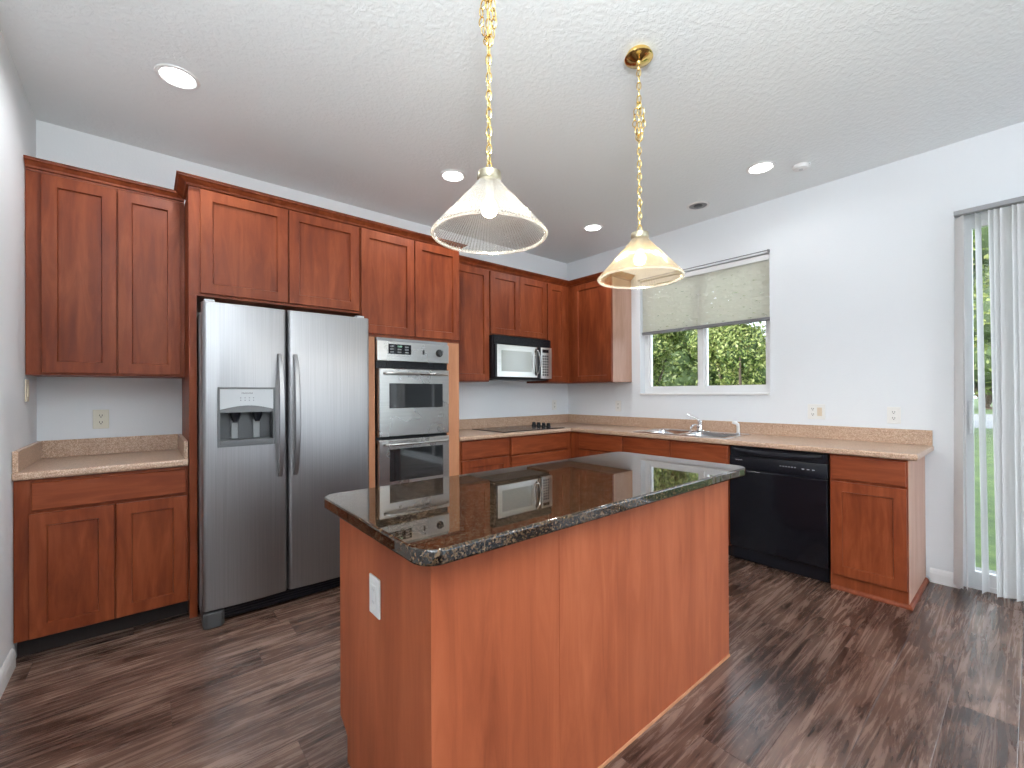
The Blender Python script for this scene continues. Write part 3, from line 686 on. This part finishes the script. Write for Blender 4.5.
# ------------------------------------------------------------------ sink, faucet, sprayer
t = thing('sink', (-.34,-1.775,.7), 'double-bowl stainless steel sink let into the counter under the window', 'sink')
b = BM(); x0,x1,y0,y1 = SX0-.014,SX1+.014,SY0-.014,SY1+.014
bx0,bx1 = -.530,-.165; dv0,dv1 = -1.765,-1.735
for a in ((x0,bx0,y0,y1),(bx1,x1,y0,y1),(bx0,bx1,y0,y0+.045),(bx0,bx1,y1-.045,y1),(bx0,bx1,dv0,dv1)): box(b, *a, .9143,.9185)
sweep(b, [(-.002,.9143),(.004,.9143),(.002,.9190),(-.002,.9210),(-.006,.9187)], [(x0,y1),(x1,y1),(x1,y0),(x0,y0)][::-1], closed=True)
obj('rim', b, CHROME, t)
for ya,yb in ((y0+.045,dv0),(dv1,y1-.045)):
    b = BM()
    r0 = rrect(bx0-.002,bx1+.002,ya-.002,yb+.002,.03,5); r1 = rrect(bx0+.012,bx1-.012,ya+.012,yb-.012,.04,5)
    rings(b, [[(x,y,.9142) for x,y in r0],[(x,y,.90) for x,y in rrect(bx0,bx1,ya,yb,.035,5)],[(x,y,.755) for x,y in r1],[(x,y,.745) for x,y in rrect(bx0+.03,bx1-.03,ya+.03,yb-.03,.04,5)]], cap0=False)
    bs = obj('basin', b, CHROME, t, smooth=True)
    b = BM(); lathe(b, [(.001,.7455),(.036,.7455),(.040,.7475),(.042,.7462)], ((bx0+bx1)/2,(ya+yb)/2), 20); obj('drain', b, MGREY, bs)
t = thing('faucet', (-.135,-1.767,.919), 'chrome single-lever kitchen faucet standing behind the sink', 'faucet')
b = BM(); prism(b, rrect(-.163,-.108,-1.865,-1.670,.026,6), .9192,.928,.002); lathe(b, [(.030,.928),(.026,.936),(.023,.99),(.025,1.00),(.024,1.015),(.012,1.022)], (-.135,-1.767), 20); obj('base', b, CHROME, t, smooth=True)
b = BM(); tube(b, [(-.145,-1.767,.955),(-.19,-1.772,.975),(-.25,-1.778,.985),(-.315,-1.785,.978),(-.335,-1.787,.962),(-.338,-1.787,.948)], [.013,.012,.011,.010,.010,.010], 12); obj('spout', b, CHROME, t, smooth=True)
b = BM(); tube(b, [(-.137,-1.765,1.015),(-.15,-1.745,1.035),(-.165,-1.700,1.055),(-.175,-1.668,1.075)], [.012,.009,.007,.009], 10); obj('lever', b, CHROME, t, smooth=True)
t = thing('side_sprayer', (-.135,-2.105,.919), 'small white pull-out sprayer beside the sink, right of the faucet', 'sprayer')
b = BM(); lathe(b, [(.022,.9192),(.022,.926),(.016,.932)], (-.135,-2.105), 18); obj('collar', b, CHROME, t)
b = BM(); tube(b, [(-.135,-2.105,.9325),(-.135,-2.105,.975),(-.137,-2.103,1.000),(-.150,-2.092,1.015),(-.172,-2.075,1.018)], [.012,.013,.014,.014,.012], 12); obj('spray_head', b, PLATE, t, smooth=True)

# ------------------------------------------------------------------ dishwasher
t = thing('dishwasher', (-.3,-2.56,0), 'glossy black built-in dishwasher under the counter', 'dishwasher')
D0,D1 = -2.872,-2.246
obj('body', one(box,D0+.006,D1-.006,.01,.585,.03,.866,f='R'), BLACKM, t)
b = BM(); box(b,D0,D1,.5855,.632,.118,.700,.005,2,'R'); obj('door', b, BLACKG, t)
b = BM(); box(b,D0,D1,.5855,.628,.704,.800,.004,2,'R'); box(b,D0,D1,.5855,.612,.8005,.866,.003,1,'R')
# bowed lip that forms the pocket handle
pts = []
n = 12; F = MAPS['R']; rs = []
for k in range(n+1):
    s = k/n; u = D0+.03+(D1-D0-.06)*s; dz = .026*math.sin(PI*s)**.7
    rs.append([F(u,.6125,.838-dz),F(u,.634,.842-dz),F(u,.636,.852-dz),F(u,.630,.862-dz*.6),F(u,.6125,.866-dz*.6)])
rings(b, rs); dp = obj('control_panel', b, BLACKM, t, smooth=True)
for k in range(6): obj('button_mark', one(box,-2.60-k*.018,-2.59-k*.018,.6285,.6292,.757,.762,f='R'), PINK, dp)
for k in range(3): obj('button_mark', one(box,-2.74-k*.03,-2.725-k*.03,.6285,.6292,.752,.758,f='R'), PINK, dp)
text('FRIGIDAIRE', .010, PINK, dp, (-.6288,-2.315,.772), (0,-1,0), (0,0,1))
obj('toe_panel', one(box,D0+.004,D1-.004,.50,.565,.006,.112,.002,1,'R'), BLACKM, t)

# ------------------------------------------------------------------ outlets and switches
def plate(f, u, z, label, kinds, w=.074, h=.118, mat=None, cat='outlet', d0=.001, name='outlet'):
    F = MAPS[f]; mat = mat or PLATE
    t = thing(name, F(u,d0,z-h/2), label, cat)
    b = BM(); box(b,u-w/2,u+w/2,d0,d0+.006,z-h/2,z+h/2,.0025,2,f)
    for s in (-1,1): box(b,u-.003,u+.003,d0+.006,d0+.0068,z+s*(h/2-.012)-.003,z+s*(h/2-.012)+.003,f=f)
    obj('cover_plate', b, mat, t)
    n = len(kinds)
    for i,k in enumerate(kinds):
        uc = u+(i-(n-1)/2)*.046
        if k == 'duplex':
            for s in (-1,1):
                b = BM(); box(b,uc-.016,uc+.016,d0+.0063,d0+.0085,z+s*.021-.014,z+s*.021+.014,.001,1,f); r_ = obj('receptacle', b, mat, t)
                b = BM()
                for q in (-.006,.006): box(b,uc+q-.0015,uc+q+.0015,d0+.0086,d0+.0092,z+s*.021-.002,z+s*.021+.008,f=f)
                box(b,uc-.003,uc+.003,d0+.0086,d0+.0092,z+s*.021-.010,z+s*.021-.005,f=f); obj('slot', b, SLOT, r_)
        elif k == 'decora':
            b = BM(); box(b,uc-.0165,uc+.0165,d0+.0063,d0+.0085,z-.034,z+.034,.001,1,f); r_ = obj('receptacle', b, mat, t)
            for s in (-1,1):
                b = BM()
                for q in (-.006,.006): box(b,uc+q-.001,uc+q+.001,d0+.0086,d0+.0091,z+s*.019-.002,z+s*.019+.006,f=f)
                obj('slot', b, PLATEG, r_)
        elif k == 'rocker':
            b = BM(); box(b,uc-.0165,uc+.0165,d0+.0063,d0+.010,z-.033,z+.033,.002,1,f); obj('rocker', b, IVORY if mat is PLATE else mat, t)
    return t
plate('B',-4.256,1.132,'almond outlet plate on the wall above the small left counter',['duplex'],mat=plain('almond_plate',(.74,.72,.62),.35))
plate('B',-.243,1.135,'faint white outlet on the back wall near the kitchen corner',['duplex'])
plate('R',-.765,1.130,'white plate on the window wall nearest the kitchen corner',['duplex'])
plate('R',-2.643,1.122,'double plate with outlet and tan rocker switch above the dishwasher',['rocker','duplex'],w=.118,name='outlet_and_switch')
plate('R',-3.107,1.110,'white outlet near the right end of the backsplash',['duplex'])
plate('I',-2.449,.667,'white outlet on the left end panel of the island',['decora'])
plate('L',-.300,1.308,'ivory wall plate on the left wall below the corner wall cabinet',['rocker'],mat=IVORY,cat='switch',name='light_switch')

# ------------------------------------------------------------------ ceiling fixtures
def can(x,y,label,on=True,power=CANW):
    t = thing('recessed_light',(x,y,CE-.008),label,'ceiling light')
    b = BM(); lathe(b,[(.0725,CE-.0005),(.094,CE-.0005),(.092,CE-.005),(.078,CE-.008),(.0725,CE-.004),(.0725,CE-.0005)],(x,y),36,False); obj('trim_ring', b, TRIMW, t, smooth=True)
    if on:
        b = BM(); lathe(b,[(.072,CE-.0006),(.072,CE-.003),(.045,CE-.005),(.001,CE-.0055)],(x,y),32); obj('lens', b, LENS, t)
        l = lamp('light','SPOT',(x,y,CE-.012),(0,0,0),power,(.97,.98,1),spot_size=R(172),spot_blend=.6,shadow_soft_size=.06)
    else:
        b = BM(); lathe(b,[(.072,CE-.0006),(.072,CE-.002),(.001,CE-.002)],(x,y),32); obj('baffle', b, MGREY, t)
        b = BM(); lathe(b,[(.035,CE-.0022),(.035,CE-.006),(.025,CE-.009),(.001,CE-.010)],(x,y),24); obj('bulb', b, DGREY, t)
can(-3.914,-.955,'lit recessed ceiling light above the refrigerator corner, nearest the left wall',power=34)
can(-2.293,-.983,'lit recessed ceiling light in front of the oven cabinet',power=38)
can(-.689,-.983,'lit recessed ceiling light in the far kitchen corner',power=24)
can(-.645,-2.488,'lit recessed ceiling light near the window wall',power=9)
can(-.375,-1.883,'unlit recessed light in the ceiling above the kitchen window',False)
t = thing('smoke_detector',(-.453,-2.682,CE-.03),'small white round smoke detector on the ceiling beside a lit recessed light','smoke detector')
b = BM(); lathe(b,[(.052,CE-.0005),(.052,CE-.012),(.044,CE-.024),(.020,CE-.028)],(-.453,-2.682),30); obj('housing', b, TRIMW, t, smooth=True)
b = BM(); lathe(b,[(.012,CE-.0283),(.012,CE-.031),(.008,CE-.032)],(-.453,-2.682),16); obj('test_button', b, LGREY, t)
for x,y in ((-3.4,-5.2),(-1.2,-5.2),(-2.3,-6.4)): can(x,y,power=25,label='recessed ceiling light added unseen behind the viewpoint, %s' % {(-3.4,-5.2):'on the left side',(-1.2,-5.2):'on the right side',(-2.3,-6.4):'nearest the added rear window'}[(x,y)])  # extra ceiling lights invented out of view to help light the room

# ------------------------------------------------------------------ pendants
def link(b, c, ax, L=.019, W=.0095, r_=.0024, tilt=0):
    pts = []
    for k in range(12):
        a = 2*PI*k/12; zz = L*math.sin(a); ww = W*math.cos(a)*(1 if abs(math.sin(a))<.95 else .9)
        pts.append((c[0]+ww*math.cos(ax)+zz*math.sin(tilt)*.6, c[1]+ww*math.sin(ax)+zz*math.sin(tilt)*.5, c[2]+zz*math.cos(tilt)))
    tube(b, pts, r_, 5, closed=True, upv=(.3,.5,.81))
def pendant(x,y,label,shade,sl,zt=2.014,zb=1.825):
    t = thing('pendant_lamp',(x,y,CE),label,'pendant lamp'); rr = random.Random(int(-x*10))
    b = BM(); lathe(b,[(.055,CE-.0005),(.058,CE-.014),(.065,CE-.018),(.066,CE-.024),(.060,CE-.030),(.030,CE-.036),(.013,CE-.042),(.008,CE-.055)],(x,y),32); obj('canopy', b, BRASS, t, smooth=True)
    b = BM(); z = CE-.062; i = 0
    while z > zt+.035: link(b,(x,y,z),(i%2)*PI/2+.5); z -= .031; i += 1
    # surplus chain gathered in two loops near the top
    for sx,sy in ((-.020,.008),(.012,-.012)):
        for k in range(6):
            zz = 2.645-k*.030; off = math.sin(PI*k/5)*.8+.4
            link(b,(x+sx*off,y+sy*off,zz),(k%2)*PI/2+.3,tilt=.25*(1 if sx<0 else -1))
    link(b,(x-.008,y,2.495),.2,tilt=.9)
    obj('chain', b, BRASS, t, smooth=True)
    b = BM(); tube(b,[(x+.004*math.sin(k*1.3),y+.004*math.cos(k*1.1),CE-.05+(zt-CE+.08)*k/24) for k in range(25)],.0022,6); obj('cord', b, plain('clear_cord',(.42,.33,.15),.35) , t, smooth=True)
    b = BM(); lathe(b,[(.012,zt+.036),(.020,zt+.032),(.040,zt+.024),(.042,zt+.004),(.038,zt-.004)],(x,y),28); obj('fitter_cap', b, BRASSCAP, t, smooth=True)
    b = BM(); lathe(b,[(.014,zt-.0045),(.016,zt-.03),(.016,zt-.055)],(x,y),18); obj('socket', b, PLATE, t)
    b = BM(); pr = []; n = 15; H = zt-.002-zb
    for k in range(n+1):
        s = k/n; r_ = .036+(.193-.036)*(s**1.04); 
        if s > .30: r_ += .0025
        if s > .62: r_ += .0025
        pr.append((r_, zt-.002-H*s))
    inner = [(r_-.003, z_) for r_,z_ in pr][::-1]
    lathe(b, pr+inner+[pr[0]], (x,y), 540, False, ripple=lambda q: .017*math.cos(2*PI*q*90))
    so = obj('shade', b, shade, t, smooth=False)
    for f in so.data.polygons: f.use_smooth = True
    b = BM(); lathe(b,[(.190,zb+.002),(.196,zb+.003),(.199,zb-.002),(.196,zb-.007),(.190,zb-.006),(.190,zb+.002)],(x,y),72,False); obj('rim', b, RIMG, so, smooth=True)
    b = BM(); c = zt-.098
    lathe(b,[(.012,zt-.056),(.014,zt-.064)]+[(.030*math.cos(a_),c+.030*math.sin(a_)) for a_ in [R(50-14*k) for k in range(10)]]+[(.001,c-.030)],(x,y),24); obj('bulb', b, BULB, t, smooth=True)
    lamp('bulb_light','POINT',(x,y,c-.045),(0,0,0),sl,(1,.91,.78),shadow_soft_size=.03)
pendant(-3.136,-2.54,'brass pendant over the near end of the island with a clear ribbed glass cone',SHADE1,10)
pendant(-2.240,-2.54,'brass pendant over the far end of the island with a ribbed glass cone tinted yellow with bulb glow',SHADE2,12)

# ------------------------------------------------------------------ unseen uplight on a stand, added behind the viewpoint to brighten the ceiling
def fill_uplight(x,y,label,power):
    t = thing('added_uplight',(x,y,0),label,'added uplight')
    b = BM(); lathe(b,[(.14,.001),(.14,.015),(.03,.03),(.014,.05)],(x,y),28); obj('base', b, DGREY, t, smooth=True)
    b = BM(); cyl(b,(x,y,.0505),(x,y,1.74),.012,14); obj('pole', b, DGREY, t, smooth=True)
    b = BM(); pr = [(.02,1.741),(.10,1.77),(.19,1.83),(.20,1.86)]; lathe(b, pr+[(r_-.005,z_+.004) for r_,z_ in pr][::-1]+[pr[0]],(x,y),36,False); obj('lamp_shade', b, TRIMW, t, smooth=True)
    l = lamp('light','AREA',(x,y,1.862),(PI,0,0),power,(.93,.97,1)); l.data.shape = 'DISK'; l.data.size = .36
fill_uplight(-4.2,-4.15,'unseen white uplight added behind the viewpoint to brighten the ceiling, by the left wall',142)

# ------------------------------------------------------------------ window blind
t = thing('window_blind',(.035,-1.68,1.88),'half-raised horizontal blind with pale slats in the kitchen window','blind')
ya,yb = WY0+.006,WY1-.006
b = BM(); box(b,.012,.060,ya,yb,2.405,2.452,.002,1); obj('headrail', b, TRIMW, t)
b = BM(); nsl = 24
for k in range(nsl):
    z = 2.392-k*.0204; x = .036; rg = random.Random(k); rs = []
    for j in range(49):
        yy = ya+.006+(yb-ya-.012)*j/48; a_ = R(54+rg.uniform(-14,14)); cx_, sz = .0125*math.cos(a_), .0125*math.sin(a_); q = z+rg.uniform(-.0045,.0045)
        rs.append([(x-cx_,yy,q+sz),(x,yy,q+.0012),(x+cx_,yy,q-sz),(x+cx_,yy,q-sz-.0008),(x,yy,q+.0002),(x-cx_,yy,q+sz-.0008)])
    rings(b, rs)
obj('slats', b, SLAT, t)
b = BM()
for y in (ya+.15,-1.68,yb-.15):
    for x in (.021,.051): cyl(b,(x,y,2.404),(x,y,1.925),.0008,6)
obj('ladder_cord', b, TRIMW, t)
b = BM(); box(b,.016,.056,ya+.004,yb-.004,1.888,1.918,.004,2); obj('bottom_rail', b, plain('backlit_bottom_rail',(.20,.20,.21),.4), t, label='bottom rail with backlit shade in its dark grey')  # backlit darkness of the rail is put into its grey
t = thing('curtain_rod',(-.02,-1.68,2.472),'thin grey rod across the top of the kitchen window','rod')
b = BM(); cyl(b,(-.022,WY0-.005,2.474),(-.022,WY1+.01,2.474),.004,10); obj('rod', b, MGREY, t)
for y in (WY0+.002,WY1): 
    b = BM(); box(b,-.026,-.001,y-.006,y+.006,2.462,2.482,.001,1); obj('bracket', b, MGREY, t)

# ------------------------------------------------------------------ vertical blinds
t = thing('vertical_blind',(-.06,-4.35,.02),'white vertical blinds drawn together at the left end of the sliding glass door','blind')
b = BM(); box(b,-.085,-.035,-6.20,-3.418,2.396,2.426,.003,1); obj('headrail', b, plain('grey_headrail',(.28,.28,.29),.4), t)
def vane(y, ang, sway=0, lean=0):
    rs = []; hw = .0445; n = 6
    for i,z in enumerate((.03,.4,.9,1.5,2.0,2.385)):
        f = 1-(z/2.385); r_ = []
        a = ang+sway*f
        for k in range(n+1):
            s = -1+2*k/n; r_.append((s*hw, .004*(1-s*s)))
        pl = r_+[(p,q+.0012) for p,q in r_[::-1]]
        rs.append([(-.060+p*math.cos(a)-q*math.sin(a), y+lean*f+p*math.sin(a)+q*math.cos(a), z) for p,q in pl])
    b = BM(); rings(b, rs); return obj('vane', b, VANE, t, smooth=True)
vane(-3.440, R(28), .1, .015); vane(-3.455, R(12), -.1, -.01); vane(-3.524, R(-14), -.05, -.020); vane(-3.592, R(-32), .1, -.02)
rv = random.Random(4); y = -3.622
k = 0
while y > -5.26:
    if y > -3.85: vane(y, R(-40+rv.uniform(-12,14)), rv.uniform(-.15,.15), rv.uniform(-.02,.0)); y -= rv.uniform(.026,.040)
    else: break

# ------------------------------------------------------------------ groups of repeats
for names, g in ((('wall_cabinet',),'wooden wall cabinets'),(('base_cabinet','sink_cabinet'),'wooden base cabinets'),(('refrigerator_cabinet','oven_cabinet'),'tall wooden cabinets'),
                 (('outlet',),'electrical outlets on the walls'),(('recessed_light',),'recessed ceiling lights'),(('pendant_lamp',),'pendant lamps over the island'),
                 (('tree',),'trees outside the windows'),(('countertop',),'tan speckled countertops'),(('crown_molding',),'crown moldings on the cabinets')):
    for o in C.objects:
        if o.parent is None and o.name.split('.')[0] in names and 'label' in o: o['group'] = g
